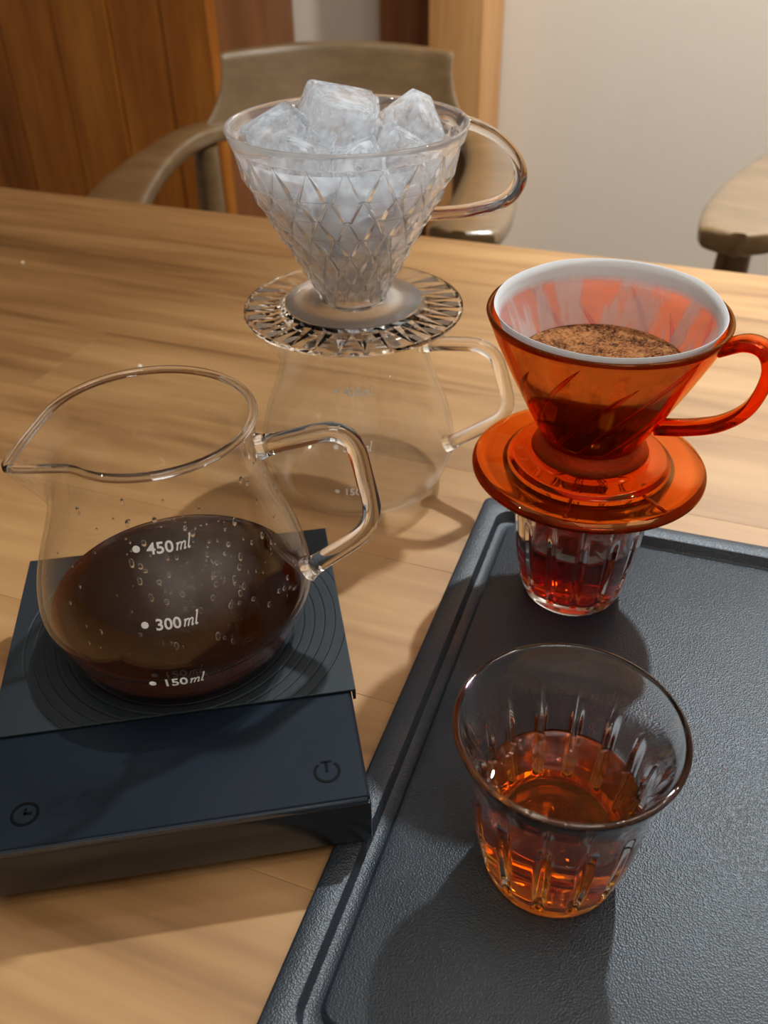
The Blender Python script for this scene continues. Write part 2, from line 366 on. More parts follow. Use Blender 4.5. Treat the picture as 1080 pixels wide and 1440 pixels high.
# ------------------------------------------------------------------ table
tab = empty('dining_table', E*0.0 + Nn*0.30 + Vector((0, 0, FZ)), RT)
tag(tab, 'long light brown wooden table carrying the coffee things', 'table')
TH = 0.036; H0 = -FZ
U0, U1, V0, V1 = -1.15, 1.0, -0.50, 0.4685
nb = 11; bw = (V1-V0)/nb
for i in range(nb):
    cuts = sorted([U0, U1, random.choice((random.uniform(-.95, -.75), random.uniform(.4, .8)))])
    if i == nb-4: cuts = [U0, -0.415, U1]
    v0 = V0+i*bw
    for a, b in zip(cuts, cuts[1:]):
        bm = bmesh.new(); cu, cv = (a+b)/2, v0+bw/2
        box(bm, a-cu+.00003, b-cu-.00003, -bw/2+.00003, bw/2-.00003, -TH, 0, 0.00015, 1)
        newobj('plank', bm, M['table'], tab, smooth=False, loc=(cu, cv, H0))
for sx in (U0+.08, U1-.08):
    for sy in (V0+.08, V1-.08):
        bm = bmesh.new(); box(bm, -.035, .035, -.035, .035, 0, H0-TH-.0005, .004)
        newobj('leg', bm, M['table'], tab, smooth=False, loc=(sx, sy, 0))
for (x0, x1, y0, y1) in ((U0+.116, U1-.116, V0+.07, V0+.09), (U0+.116, U1-.116, V1-.09, V1-.07), (U0+.07, U0+.09, V0+.116, V1-.116), (U1-.09, U1-.07, V0+.116, V1-.116)):
    bm = bmesh.new(); box(bm, x0, x1, y0, y1, H0-TH-.09, H0-TH-.0005, .002)
    newobj('apron', bm, M['table'], tab, smooth=False)

# ------------------------------------------------------------------ chairs
def make_chair(loc, rz, label):
    """origin on the floor under the middle of the seat; front towards -y; arm top at 0.735"""
    t = empty('armchair', loc, rz); tag(t, label, 'chair')
    ZA = 0.695
    arm_pts = [(.192, -.335), (.212, -.255), (.222, -.15), (.222, -.05), (.210, .05), (.178, .115), (.10, .152), (0, .162)]
    full = [(x, y, ZA) for x, y in arm_pts] + [(-x, y, ZA) for x, y in reversed(arm_pts[:-1])]
    path = catmull(full, 7)
    bm = bmesh.new()
    def sc(f):
        e = min(f, 1-f)            # 0 at the ends, .5 in the middle
        wd = 0.040 - 0.014*smooth01(0.04, 0.30, e)
        if e < 0.018: wd *= math.sqrt(max(0.0, 1-((0.018-e)/0.018)**2))*0.75+0.25
        return (1, wd)
    # a round-nosed flat arm: section a is vertical (half thickness), b is half width
    sweep(bm, path, superell(0.0130, 1.0, 20, 0.55), side=(0, 0, 1), scale=sc)
    autosmooth(newobj('arm_rail', bm, M['chair'], t), 40)
    # curved crest board standing on the back of the rail, ends scooped
    bm = bmesh.new(); rows = []
    nx, nz = 28, 8
    for k in range(nx+1):
        f = -1 + 2*k/nx
        col_ = []
        for j in range(nz+1):
            g = j/nz
            half = 0.198 - 0.034*math.sin(min(1, g*1.25)*PI/2)**0.8 + 0.004*g
            x = f*half
            y = 0.158 - 0.055*(x/0.20)**2 + 0.030*g
            z = ZA + 0.005 + g*(0.103 - 0.008*f*f)
            col_.append((x, y, z))
        rows.append(col_)
    thk = 0.022
    Fv = [[bm.verts.new((x, y-thk/2, z)) for x, y, z in r] for r in rows]
    Bv = [[bm.verts.new((x, y+thk/2, z)) for x, y, z in r] for r in rows]
    for k in range(nx):
        for j in range(nz):
            bm.faces.new((Fv[k][j], Fv[k+1][j], Fv[k+1][j+1], Fv[k][j+1]))
            bm.faces.new((Bv[k+1][j], Bv[k][j], Bv[k][j+1], Bv[k+1][j+1]))
        bm.faces.new((Fv[k][nz], Fv[k+1][nz], Bv[k+1][nz], Bv[k][nz]))
        bm.faces.new((Fv[k+1][0], Fv[k][0], Bv[k][0], Bv[k+1][0]))
    for j in range(nz):
        bm.faces.new((Fv[0][j], Fv[0][j+1], Bv[0][j+1], Bv[0][j]))
        bm.faces.new((Fv[nx][j+1], Fv[nx][j], Bv[nx][j], Bv[nx][j+1]))
    bmesh.ops.recalc_face_normals(bm, faces=bm.faces)
    es = [e for e in bm.edges if e.calc_face_angle(0) > 0.9]
    bmesh.ops.bevel(bm, geom=es, offset=0.004, segments=2, profile=0.5, affect='EDGES')
    autosmooth(newobj('backrest', bm, M['chair'], t), 40)
    for sx, top, bot in ((1, (.200, -.295), (.215, -.30)), (-1, (-.200, -.295), (-.215, -.30)), (1, (.190, .085), (.215, .15)), (-1, (-.190, .085), (-.215, .15))):
        bm = bmesh.new()
        P0 = Vector((bot[0], bot[1], 0)); P1 = Vector((top[0], top[1], ZA-.014))
        path = [P0.lerp(P1, f/10) for f in range(11)]
        sweep(bm, path, circ_sec(0.019, 16), side=(1, 0, 0), scale=lambda f: (0.75+0.35*math.sin(f*PI*.8), 0.75+0.35*math.sin(f*PI*.8)))
        autosmooth(newobj('leg', bm, M['chair'], t), 50)
    bm = bmesh.new(); box(bm, -.218, .218, -.28, .10, .425, .455, .008); newobj('seat', bm, M['chair'], t, smooth=False)
    for y in (-.292, .115):
        bm = bmesh.new(); box(bm, -.190, .190, y-.009, y+.009, .37, .424, .003); newobj('seat_rail', bm, M['chair'], t, smooth=False)
    for x in (-.206, .206):
        bm = bmesh.new(); box(bm, x-.009, x+.009, -.265, .095, .37, .424, .003); newobj('seat_rail', bm, M['chair'], t, smooth=False)
    return t
make_chair((-0.072, 1.295, FZ), math.radians(-6), 'brown wooden armchair with curved crest rail behind the crystal dripper')
make_chair((0.714, 1.096, FZ), math.radians(-33), 'wooden armchair at the right edge, pale rounded arm end showing')

# ------------------------------------------------------------------ black tray
TC = Vector((0.0547, 0.3963)); TA = math.radians(-19.64)
TRAY_TOP, TRAY_IN, TRAY_GR = 0.0058, 0.0031, 0.0003
def make_tray():
    # local x along the back edge, local -y towards the camera; origin at back-left corner
    W_, D_ = 0.46, 0.293
    def loop(x0, x1, y0, y1, r, z, m=8):
        pts = []
        for cx, cy, a0 in ((x1-r, y1-r, 0), (x0+r, y1-r, 90), (x0+r, y0+r, 180), (x1-r, y0+r, 270)):
            for k in range(m+1):
                a = math.radians(a0+90*k/m); pts.append((cx+r*math.cos(a), cy+r*math.sin(a), z))
        return pts
    rings = [(0.0015, .004, 0.0), (0.0, .0045, 0.0008), (0.0, .0045, TRAY_TOP-.0010), (0.0004, .0045, TRAY_TOP-.0003), (0.0012, .0045, TRAY_TOP),
             (0.0092, .0085, TRAY_TOP), (0.0097, .0085, TRAY_TOP-.0003), (0.0106, .0085, TRAY_GR+.0003), (0.0111, .0085, TRAY_GR),
             (0.0152, .0070, TRAY_GR), (0.0157, .0068, TRAY_GR+.0003), (0.0166, .0062, TRAY_IN-.0003), (0.0172, .0060, TRAY_IN)]
    bm = bmesh.new(); L_ = []
    for ins, r, z in rings:
        L_.append([bm.verts.new(p) for p in loop(ins, W_-ins, -D_+ins, -ins, r, z)])
    n = len(L_[0])
    for A, B in zip(L_, L_[1:]):
        for k in range(n): bm.faces.new((A[k], A[(k+1) % n], B[(k+1) % n], B[k]))
    bm.faces.new(L_[-1]); bm.faces.new(L_[0][::-1])
    o = newobj('serving_tray', bm, M['tray'])
    autosmooth(o, 60)
    o.location = (TC.x, TC.y, 0.0002); o.rotation_euler = (0, 0, TA)
    tag(o, 'black textured rectangular plastic tray with a grooved rim, under both small glasses', 'tray')
make_tray()

# ------------------------------------------------------------------ coffee scale and its mat
SA = math.radians(8.76); SW, SD, SH, SB = 0.130, 0.148, 0.0303, 0.0062
sc = empty('coffee_scale', (-0.006, 0.1889, 0), SA)      # origin: front right corner on the table
tag(sc, 'black rectangular digital coffee scale under the glass server of coffee', 'scale')
bm = bmesh.new(); box(bm, -SW, 0, 0, SD, SB, SH-.0030, .0012, 2)
autosmooth(newobj('body', bm, M['scale_body'], sc), 40)
bm = bmesh.new(); box(bm, -SW+.0004, -.0004, .0004, SD-.0004, SH-.0031, SH, .0010, 1)
newobj('top_panel', bm, M['scale_top'], sc, smooth=False)
bm = bmesh.new(); box(bm, -SW+.001, -.001, -.0002, .0010, SH-.0034, SH-.00012, .0009, 4)
newobj('front_edge_strip', bm, M['chamfer'], sc)
for x in (-.114, -.016):
    for y in (.030, SD-.016):
        newobj('foot', lathe([(0, 0.0001), (.0075, .0001), (.008, .0006), (.008, SB+.0002), (0, SB+.0002)], 24), M['rubber'], sc, loc=(x, y, 0))
def ribbon_flat(bm, pts, wd, z, closed=False, th=0.00012):
    P = [Vector((x, y, z)) for x, y in pts]
    sweep(bm, P, [(th/2, -wd/2), (th/2, wd/2), (-th/2, wd/2), (-th/2, -wd/2)], side=(0, 0, 1), closed=closed)
def to_scale(x, y):
    d = Vector((x+0.006, y-0.1889)); ca, sa = math.cos(-SA), math.sin(-SA)
    return (d.x*ca-d.y*sa, d.x*sa+d.y*ca)
# timer mark: ring with clock hands
ix, iy = to_scale(-0.1209, 0.1850); ZI = SH+.0001; IR = 0.0042
bm = bmesh.new()
ribbon_flat(bm, [(ix+IR*math.cos(2*PI*k/40), iy+IR*math.sin(2*PI*k/40)) for k in range(40)], .00105, ZI, True)
ribbon_flat(bm, [(ix, iy+.0022), (ix, iy-.0003)], .0010, ZI); ribbon_flat(bm, [(ix-.00035, iy), (ix+.0022, iy)], .0010, ZI)
tag(newobj('timer_symbol', bm, M['black_print'], sc, smooth=False), 'round clock symbol at the left')
ix, iy = to_scale(-0.0213, 0.1999); bm = bmesh.new()
ribbon_flat(bm, [(ix+IR*math.cos(a), iy+IR*math.sin(a)) for a in [math.radians(132+276*k/40) for k in range(41)]], .00105, ZI)
ribbon_flat(bm, [(ix, iy+IR*.98), (ix, iy-.0002)], .0011, ZI); ribbon_flat(bm, [(ix-.0019, iy+IR*.98), (ix+.0019, iy+IR*.98)], .0010, ZI)
tag(newobj('power_symbol', bm, M['black_print'], sc, smooth=False), 'round power symbol with a T at the right')
# silicone mat with skirt, lying over the rear of the scale
S1 = Vector((-0.0810, 0.2728)); MAT_T = 0.0013
mx0, mx1, my0, my1 = -SW-.0014, .0014, .0478, SD+.0014
bm = bmesh.new()
cxm, cym = to_scale(S1.x, S1.y)
def mbox(x0, x1, y0, y1, z0, z1, bev=0): box(bm, x0-cxm, x1-cxm, y0-cym, y1-cym, z0, z1, bev, 2)
mbox(mx0, mx1, my0, my1, 0.0002, MAT_T, .0004)
mbox(mx0, mx0+.0011, my0, my1, -.0042, .0006, .0003); mbox(mx1-.0011, mx1, my0, my1, -.0042, .0006, .0003); mbox(mx0, mx1, my1-.0011, my1, -.0042, .0006, .0003)
mat_o = newobj('silicone_mat', bm, M['rubber'], smooth=False)
mat_o.location = (S1.x, S1.y, SH); mat_o.rotation_euler = (0, 0, SA)
tag(mat_o, 'dark grey silicone mat with ring grooves covering the rear of the scale', 'mat')

# ------------------------------------------------------------------ glass servers
ZK = [0, .0035, .010, .022, .032, .045, .060, .075, .087, .0970]
RK = [.0420, .0446, .0482, .0519, .0516, .0482, .0424, .0380, .0364, .0371]
SPOUT = math.radians(214)
def server_outer():
    zs = [ZK[0]] + [ZK[-1]*k/60 for k in range(2, 61)]
    P = catmull([(r, z, 0) for r, z in zip(RK, ZK)], 8)
    return [(p.x, p.y) for p in P]
def spout_fn(phi_s, wall=0.0):
    R0, RHO = 0.0371-wall, 0.0500-wall
    th = math.acos(R0/RHO)
    def f(a, r, z):
        wz = smooth01(.066, .0970, z)**1.5
        d = abs((a-phi_s+PI) % (2*PI) - PI)
        if wz <= 0 or d > th+0.25: return r, z
        tgt = R0/math.cos(th-d) if d < th else R0
        tip = math.exp(-(d/0.16)**2)
        # slightly pinched flanks, soft lip
        if (a-phi_s) % (2*PI) < PI: tgt -= 0.0026*math.exp(-((d-0.42)/0.2)**2)
        return r + (tgt-R0)*wz, z - 0.0012*tip*wz + 0.0006*wz*math.exp(-((d-0.5)/.25)**2)*0
    return f
def text_mesh(body, size, shear=0.0):
    cu = bpy.data.curves.new('txt', 'FONT'); cu.body = body; cu.size = size; cu.shear = shear; cu.resolution_u = 3; cu.offset = size*.018
    o = bpy.data.objects.new('txt', cu); COL.objects.link(o)
    dg = bpy.context.evaluated_depsgraph_get(); me = bpy.data.meshes.new_from_object(o.evaluated_get(dg))
    bpy.data.objects.remove(o); bpy.data.curves.remove(cu)
    wd = max((v.co.x for v in me.vertices), default=0)
    return me, wd
def stroke(path, w0=0.25, w1=1.0):
    return path
def ml_strokes():
    """a slanted serif 'ml' as polyline strokes, unit x-height = 1: (points, width)"""
    sl = 0.30
    q = lambda x, y: (x + sl*y, y)
    def hump(x):
        return [q(x, 0.72), q(x+.14, .92), q(x+.30, 1.0), q(x+.42, .93), q(x+.44, .75), q(x+.42, 0.0)]
    out = [([q(-.10, .86), q(.06, 1.0), q(.08, 0.0)], .15), (hump(.10), .13), (hump(.56), .13), ([q(.98, 0), q(1.06, .03), q(1.18, .20)], .10)]
    out += [([q(1.28, 1.72), q(1.44, 1.85), q(1.44, .12), q(1.52, .0), q(1.68, .18)], .14)]
    return out
def mark(parent, phi, zc, text, prof, zb, h=0.0042):
    """dot + number + slanted ml wrapped on the wall; phi = azimuth of the dot"""
    flat = []                            # triangles/quads in flat coords
    n = 20
    dot = [(0.00125*math.cos(2*PI*k/n), 0.00125*math.sin(2*PI*k/n)) for k in range(n)]
    flat.append(([(0, 0)] + dot, [(0, 1+k, 1+(k+1) % n) for k in range(n)]))
    me, wd = text_mesh(text, h*1.38)
    cap = max(v.co.y for v in me.vertices)
    x0 = 0.0034
    flat.append(([(v.co.x+x0, v.co.y-cap/2) for v in me.vertices], [tuple(p.vertices) for p in me.polygons]))
    bpy.data.meshes.remove(me)
    xh = cap*0.66; x1 = x0 + wd + 0.0006
    for pts, wv in ml_strokes():
        P = [Vector((x1+x*xh, y*xh-cap/2, 0)) for x, y in pts]; hw = wv*xh*.62; V = []; Fc = []
        Q = []
        for a, b in zip(P, P[1:]):
            m_ = max(1, int((b-a).length/0.0006)); Q += [a.lerp(b, k/m_) for k in range(m_)]
        Q.append(P[-1])
        for i, p in enumerate(Q):
            t = (Q[min(i+1, len(Q)-1)]-Q[max(i-1, 0)]).normalized(); nn = Vector((-t.y, t.x, 0))
            V += [(p+nn*hw)[:2], (p-nn*hw)[:2]]
            if i: Fc.append((2*i-2, 2*i-1, 2*i+1, 2*i))
        flat.append((V, Fc))
    bm = bmesh.new()
    zs = [q[1] for q in prof]; rs = [q[0] for q in prof]
    r0 = interp(zs, rs, zc)
    slope = (interp(zs, rs, zc+.002)-interp(zs, rs, zc-.002))/.004
    cs = 1/math.sqrt(1+slope*slope)
    def wrap(x, y, off):
        z = zc + y*cs; r = interp(zs, rs, z) + off
        a = phi + x/r0
        return (r*math.cos(a), r*math.sin(a), z)
    for V, Fc in flat:
        vs = [bm.verts.new(wrap(x, y, 0.00012)) for x, y in V]
        for f in Fc:
            try: bm.faces.new([vs[i] for i in f])
            except ValueError: pass
    ext = bmesh.ops.extrude_face_region(bm, geom=list(bm.faces))
    for v in ext['geom']:
        if isinstance(v, bmesh.types.BMVert):
            d = Vector((v.co.x, v.co.y, 0)).normalized(); v.co += d*0.00006
    return newobj('volume_mark', bm, M['white_print'], parent, smooth=False)
def make_server(loc, phi_h, handle_pts, marks, label, spout):
    t = empty('glass_server', loc); tag(t, label, 'coffee server', 'identical handled glass servers')
    prof = server_outer()
    W_ = 0.0017
    inner = [(r-W_, z) for r, z in prof if z > .0032]
    full = [(0, 0.0012), (.030, .0010), (.0385, 0.0)] + prof + inner[::-1] + [(.036, .0028), (0, .0026)]
    fo, fi = spout_fn(spout), spout_fn(spout, W_)
    npf = 3+len(prof)
    def fn(a, i, r, z): return (fo if i < npf else fi)(a, r, z)
    newobj('glass_body', lathe(full, 144, fn), M['thin'], t)
    # rounded fire-polished rim following the spout
    ring = []
    for k in range(144):
        a = 2*PI*k/144; r, z = fo(a, RK[-1], ZK[-1]); ring.append(Vector(((r-.0006)*math.cos(a), (r-.0006)*math.sin(a), z+.0002)))
    bm = bmesh.new(); sweep(bm, ring, circ_sec(.00155, 12), side=(0, 0, 1), closed=True)
    newobj('rim', bm, M['glass'], t)
    path = rounded_path([(rho*math.cos(phi_h), rho*math.sin(phi_h), z) for rho, z in handle_pts], .013, 7)
    bm = bmesh.new()
    fl = lambda f: (1+.45*math.exp(-f/.03)+.45*math.exp(-(1-f)/.03),)*2
    # subdivide for the flared ends
    P2 = []
    for a, b in zip(path, path[1:]):
        m_ = max(1, int((b-a).length/.002)); P2 += [a.lerp(b, k/m_) for k in range(m_)]
    P2.append(path[-1])
    sweep(bm, P2, circ_sec(.0036, 20), side=(-math.sin(phi_h), math.cos(phi_h), 0), scale=fl)
    autosmooth(newobj('handle', bm, M['glass'], t), 50)
    for phi, z, txt in marks: mark(t, math.radians(phi), z, txt, prof, 0)
    return t
s1z = SH+MAT_T+.0002
sv1 = make_server((S1.x, S1.y, s1z), math.radians(1), [(.0372, .0845), (.0700, .0925), (.0785, .048), (.0505, .0275)],
    [(-90.5, .0710, '450'), (-90, .0455, '300'), (-90.7, .0213, '150')], 'clear handled glass server half full of coffee, standing on the black scale', SPOUT)
S2 = Vector((-0.0132, 0.4281))
sv2 = make_server((S2.x, S2.y, .0003), math.radians(-15.6), [(.0370, .0845), (.0715, .0875), (.0830, .0500), (.0495, .0265)],
    [(-103.2, .0733, '450'), (-102, .0470, '300'), (-101.2, .0237, '150')], 'empty clear glass server on the table, holding up the crystal dripper', math.radians(198))

# coffee in the left server
def liquid(prof_fn, z0, z1, gap, n, fn=None, name='coffee', m=None, loc=(0, 0, 0), men=.0008):
    zs = [z0 + (z1-z0)*k/16 for k in range(17)]
    pr = [(0, z0), (prof_fn(z0)*.5, z0)] + [(prof_fn(z)-gap, z) for z in zs]
    top = prof_fn(z1)-gap
    pr += [(top-.0004, z1+men*.2), (top-.0012, z1-men*.35), (top-.003, z1-men), (top*.5, z1-men), (0, z1-men)]
    bm = lathe(pr, n, fn)
    return newobj(name, bm, m, loc=loc)
sprof = server_outer(); sz = [q[1] for q in sprof]; sr = [q[0] for q in sprof]
lq = liquid(lambda z: interp(sz, sr, z)-.0017, .0030, .0195, .00012, 144, m=M['coffee_dark'], loc=(S1.x, S1.y, s1z))
lq.data.materials.append(mk_coffee('coffee_side_glow', ((0.86, 0.45, 0.10), 420), .28))  # redder, hazier side colour stands in for light scattered inside the coffee
for p_ in lq.data.polygons:
    if abs(p_.normal.z) < .9 and p_.center.z < .0185: p_.material_index = 1
tag(lq, 'shallow pool of dark coffee inside the glass server on the scale', 'coffee')
# water drops and mist inside the left server
bm = bmesh.new(); rnd = random.Random(3)
for k in range(170):
    if k < 110: phi, z = math.radians(rnd.gauss(-62, 20)), rnd.gauss(.060, .011)
    else: phi, z = math.radians(rnd.uniform(-150, 40)), rnd.uniform(.030, .088)
    z = max(.028, min(.090, z))
    r = interp(sz, sr, z)-.0017; s = rnd.choice([.00035, .0005, .0005, .0008, .0011])
    mtx = Matrix.Translation((r*math.cos(phi), r*math.sin(phi), z)) @ Matrix.Rotation(phi, 4, 'Z') @ Matrix.Diagonal((s*.45, s*.8, s*rnd.uniform(.9, 2.0), 1))
    bmesh.ops.create_icosphere(bm, subdivisions=2, radius=1, matrix=mtx)
dr = newobj('water_droplets', bm, glass('water', (1, 1, 1), 1.33), sv1, kind='stuff')
def mk_mist():
    m, nt, out = mat('condensation_mist')
    tc = N(nt, 'TexCoord'); n1 = N(nt, 'TexNoise'); n1.inputs['Scale'].default_value = 70; n1.inputs['Detail'].default_value = 6; L(nt, tc.outputs['Object'], n1.inputs['Vector'])
    mp = N(nt, 'Mapping'); mp.inputs['Location'].default_value = (-.018/.022, .036/.022, -.060/.024); mp.inputs['Scale'].default_value = (1/.022, 1/.022, 1/.024)
    L(nt, tc.outputs['Object'], mp.inputs[0])
    ln = N(nt, 'VectorMath', _operation='LENGTH'); L(nt, mp.outputs[0], ln.inputs[0])
    mr = N(nt, 'MapRange', _clamp=True); mr.inputs['From Min'].default_value = 1.0; mr.inputs['From Max'].default_value = .35; L(nt, ln.outputs['Value'], mr.inputs['Value'])
    m2 = N(nt, 'MapRange', _clamp=True); m2.inputs['From Min'].default_value = .3; m2.inputs['From Max'].default_value = .7; m2.inputs['To Min'].default_value = .08; m2.inputs['To Max'].default_value = .27; L(nt, n1.outputs['Fac'], m2.inputs['Value'])
    mu = N(nt, 'Math', _operation='MULTIPLY'); L(nt, mr.outputs[0], mu.inputs[0]); L(nt, m2.outputs[0], mu.inputs[1])
    t = N(nt, 'BsdfTransparent'); d = N(nt, 'BsdfTranslucent'); d.inputs[0].default_value = (.8, .8, .8, 1)
    d2 = N(nt, 'BsdfDiffuse'); d2.inputs[0].default_value = (.8, .8, .8, 1); md = N(nt, 'MixShader'); md.inputs[0].default_value = .5; L(nt, d.outputs[0], md.inputs[1]); L(nt, d2.outputs[0], md.inputs[2])
    ms = N(nt, 'MixShader'); L(nt, mu.outputs[0], ms.inputs[0]); L(nt, t.outputs[0], ms.inputs[1]); L(nt, md.outputs[0], ms.inputs[2]); L(nt, ms.outputs[0], out.inputs[0]); return m
bm = bmesh.new(); rows = []
for i in range(20):
    z = .0245+.055*i/19; r = interp(sz, sr, z)-.00185
    rows.append([bm.verts.new((r*math.cos(a), r*math.sin(a), z)) for a in [math.radians(-115+100*k/40) for k in range(41)]])
for A, B in zip(rows, rows[1:]):
    for k in range(40): bm.faces.new((A[k], A[k+1], B[k+1], B[k]))
newobj('condensation', bm, mk_mist(), sv1)

# ------------------------------------------------------------------ small fluted glasses
CH = 0.0690
CZK = [0, .0025, .006, .012, .022, .033, .044, .052, .060, .066, CH]
CRK = [.0212, .0226, .0236, .0248, .0268, .0281, .0291, .0303, .0324, .0345, .0355]
cpo = [(p.x, p.y) for p in catmull([(r, z, 0) for r, z in zip(CRK, CZK)], 6)]
cz = [q[1] for q in cpo]; cr = [q[0] for q in cpo]
NFL = 14; WALL = 0.0034
def flute(a, z):
    ph = (a*NFL/(2*PI)) % 1.0; d = abs(ph-.5)*2          # 1 at flute centre edges, 0 centre
    wv = max(0.0, 1-(d/0.36)**2)
    return wv*smooth01(.007, .013, z)*(1-smooth01(.042, .051, z))
def inner_bump(a, z):
    ph = (a*NFL/(2*PI)) % 1.0; d = abs(ph-.5)*2
    top = .0555
    hw = 0.24*max(0.0, min(1.0, (top-z)/.022))+1e-4
    return max(0.0, 1-(d/hw))*smooth01(.008, .014, z) if z < top else 0.0
def cup_inner(z): return interp(cz, cr, z)-WALL*(1-.35*smooth01(.052, CH, z))
def make_cup(loc, rz, label):
    zs_in = [.0070+(CH-.0070)*(1-k/46) for k in range(47)]
    zs_out = [CH*k/52 for k in range(1, 53)]
    outp = [(0, .0012), (.016, .0010), (.0200, .0001)] + [(interp(cz, cr, z), z) for z in [0.0003]+zs_out]
    RW = WALL*.65/2; rim = [(cr[-1]-RW+RW*math.cos(a), CH+RW*math.sin(a)) for a in [PI*k/9 for k in range(1, 9)]]
    inp = [(cup_inner(z), z) for z in zs_in]
    full = outp + rim + inp + [(cup_inner(.007)-.002, .0056), (.012, .0052), (0, .0052)]
    no, nr = len(outp), len(outp)+len(rim)
    def fn(a, i, r, z):
        if i < no: return r - .0024*flute(a, z), z
        if i >= nr and i < nr+len(inp): return r - .0019*inner_bump(a, z), z
        return r, z
    o = newobj('fluted_glass', lathe(full, NFL*24, fn), M['cupglass'], loc=loc)
    o.rotation_euler = (0, 0, rz); o['group'] = 'small fluted coffee glasses'
    return tag(o, label, 'glass')
C2 = Vector((0.0550, 0.1818)); C1 = Vector((0.0873, 0.3251)); TZ = TRAY_IN+.0002
make_cup((C2.x, C2.y, TZ), .1, 'small fluted glass of amber coffee alone at the front of the tray')
make_cup((C1.x, C1.y, TZ), .3, 'small fluted glass half full of coffee under the red dripper')
def cup_liquid(loc, rz, level, label, m=None):
    zs = [.0069+(level-.0069)*k/30 for k in range(31)]
    pr = [(0, .00515), (.012, .00515), (cup_inner(.007)-.0022, .0055)] + [(cup_inner(z)+.00012, z) for z in zs]
    n0 = 3; rt = cup_inner(level)
    pr += [(rt-.0009, level-.0003), (rt-.0030, level-.0008), (rt*.5, level-.0009), (0, level-.0009)]
    def fn(a, i, r, z):
        k = 1.0 if n0 <= i < n0+31 else (0.7 if i == n0+31 else (0.2 if i == n0+32 else 0))
        return r - .0019*inner_bump(a, z)*k, z
    o = newobj('coffee', lathe(pr, NFL*24, fn), m or M['coffee'], loc=loc); o.rotation_euler = (0, 0, rz)
    return tag(o, label, 'coffee')
cup_liquid((C2.x, C2.y, TZ), .1, .0385, 'amber coffee filling the lower half of the front glass')
cup_liquid((C1.x, C1.y, TZ), .3, .0350, 'dark red-brown coffee that has dripped into the glass under the red dripper', mk_coffee('coffee_strong', ((0.93, 0.60, 0.12), 330), .03))
# bubbles along the left edge of the front coffee
bm = bmesh.new(); rnd = random.Random(5)
for k in range(64):
    a = math.radians(rnd.gauss(188, 17)); rr = cup_inner(.038)-.0012-abs(rnd.gauss(0, .0009)); s = rnd.choice([.0004, .0006, .0006, .0009, .0012])
    z = .0380 + abs(rnd.gauss(0, .0012))
    bmesh.ops.create_icosphere(bm, subdivisions=2, radius=s, matrix=Matrix.Translation((rr*math.cos(a), rr*math.sin(a), z)))
o = newobj('foam_bubbles', bm, M['thin'], loc=(C2.x, C2.y, TZ))
tag(o, 'cluster of clear bubbles at the left edge of the coffee in the front glass', 'bubbles', kind='stuff')

# ------------------------------------------------------------------ ribbon handles
def ribbon_handle(parent, phi, pts, wd, th, m, name='handle'):
    P = catmull([(rho*math.cos(phi), rho*math.sin(phi), z) for rho, z in pts], 10)
    bm = bmesh.new()
    sweep(bm, P, superell(wd/2, th/2, 20, 0.6), side=(-math.sin(phi), math.cos(phi), 0))
    return autosmooth(newobj(name, bm, m, parent), 50)

# ------------------------------------------------------------------ red dripper on the glass
RZ = TZ+CH+.00125
rd = empty('red_dripper', (C1.x, C1.y, RZ)); tag(rd, 'translucent orange-red plastic pour-over dripper on the rear small glass', 'dripper')
RZT = .1420-RZ; RR = .0465
def red_r(z): return interp([0, .006, .012, .020, .030, .045, .058, RZT], [.0172, .0178, .0196, .0238, .0290, .0364, .0424, RR], z)
rp = [(red_r(.006+(RZT-.006)*k/24), .006+(RZT-.006)*k/24) for k in range(25)]
WR = .0022
full = rp + [(RR-.0003, RZT+.0007), (RR-.0014, RZT+.0007)] + [(r-WR, z) for r, z in rp[::-1]]
newobj('cone', lathe(full, 128, closed=True), M['red'], rd)
# base plate: disc with a raised inner step and a neck ring
pl = [(.0140, .0002), (.0330, .0002), (.0335, -.0035), (.0349, -.0035)]
pl = [(.0120, .0), (.0300, .0), (.0420, -.0006), (.0484, -.0022), (.0490, -.0016), (.0490, -.0004), (.0484, .0004), (.0430, .0021), (.0345, .0027), (.0335, .0031), (.0325, .0046), (.0310, .0049),
      (.0260, .0049), (.0250, .0053), (.0240, .0062), (.0200, .0064), (.0172, .0064), (.0150, .0066), (.0120, .0060)]
newobj('base_plate', lathe(pl, 128, closed=True), M['red'], rd)
# grainy ring round the foot of the cone
def mk_redgrain():
    m = glass('amber_red_grained', (1.0, .55, .25), 1.49, rough=.15, absorb=((0.95, 0.40, 0.02), 90), bump=(700, .6, .002)); nt = m.node_tree
    g = [n for n in nt.nodes if n.type == 'BSDF_GLASS'][0]; out = [n for n in nt.nodes if n.type == 'OUTPUT_MATERIAL'][0]; bp = [n for n in nt.nodes if n.type == 'BUMP'][0]
    d = N(nt, 'BsdfPrincipled'); d.inputs['Base Color'].default_value = (.95, .26, .015, 1); d.inputs['Roughness'].default_value = .3; d.inputs['Specular IOR Level'].default_value = .25; L(nt, bp.outputs[0], d.inputs['Normal'])
    tl = N(nt, 'BsdfTranslucent'); tl.inputs[0].default_value = (1, .30, .02, 1); m2 = N(nt, 'MixShader'); m2.inputs[0].default_value = .8; L(nt, d.outputs[0], m2.inputs[1]); L(nt, tl.outputs[0], m2.inputs[2]); d = m2
    b = N(nt, 'MixShader'); b.inputs[0].default_value = .30; L(nt, g.outputs[0], b.inputs[1]); L(nt, d.outputs[0], b.inputs[2]); L(nt, b.outputs[0], out.inputs[0]); return m
newobj('neck_ring', lathe([(.0172, .0095), (.0236, .0068), (.0244, .0078), (.0236, .0096), (.0212, .0134), (.0192, .0150), (.0178, .0152)], 128, closed=True), mk_redgrain(), rd)
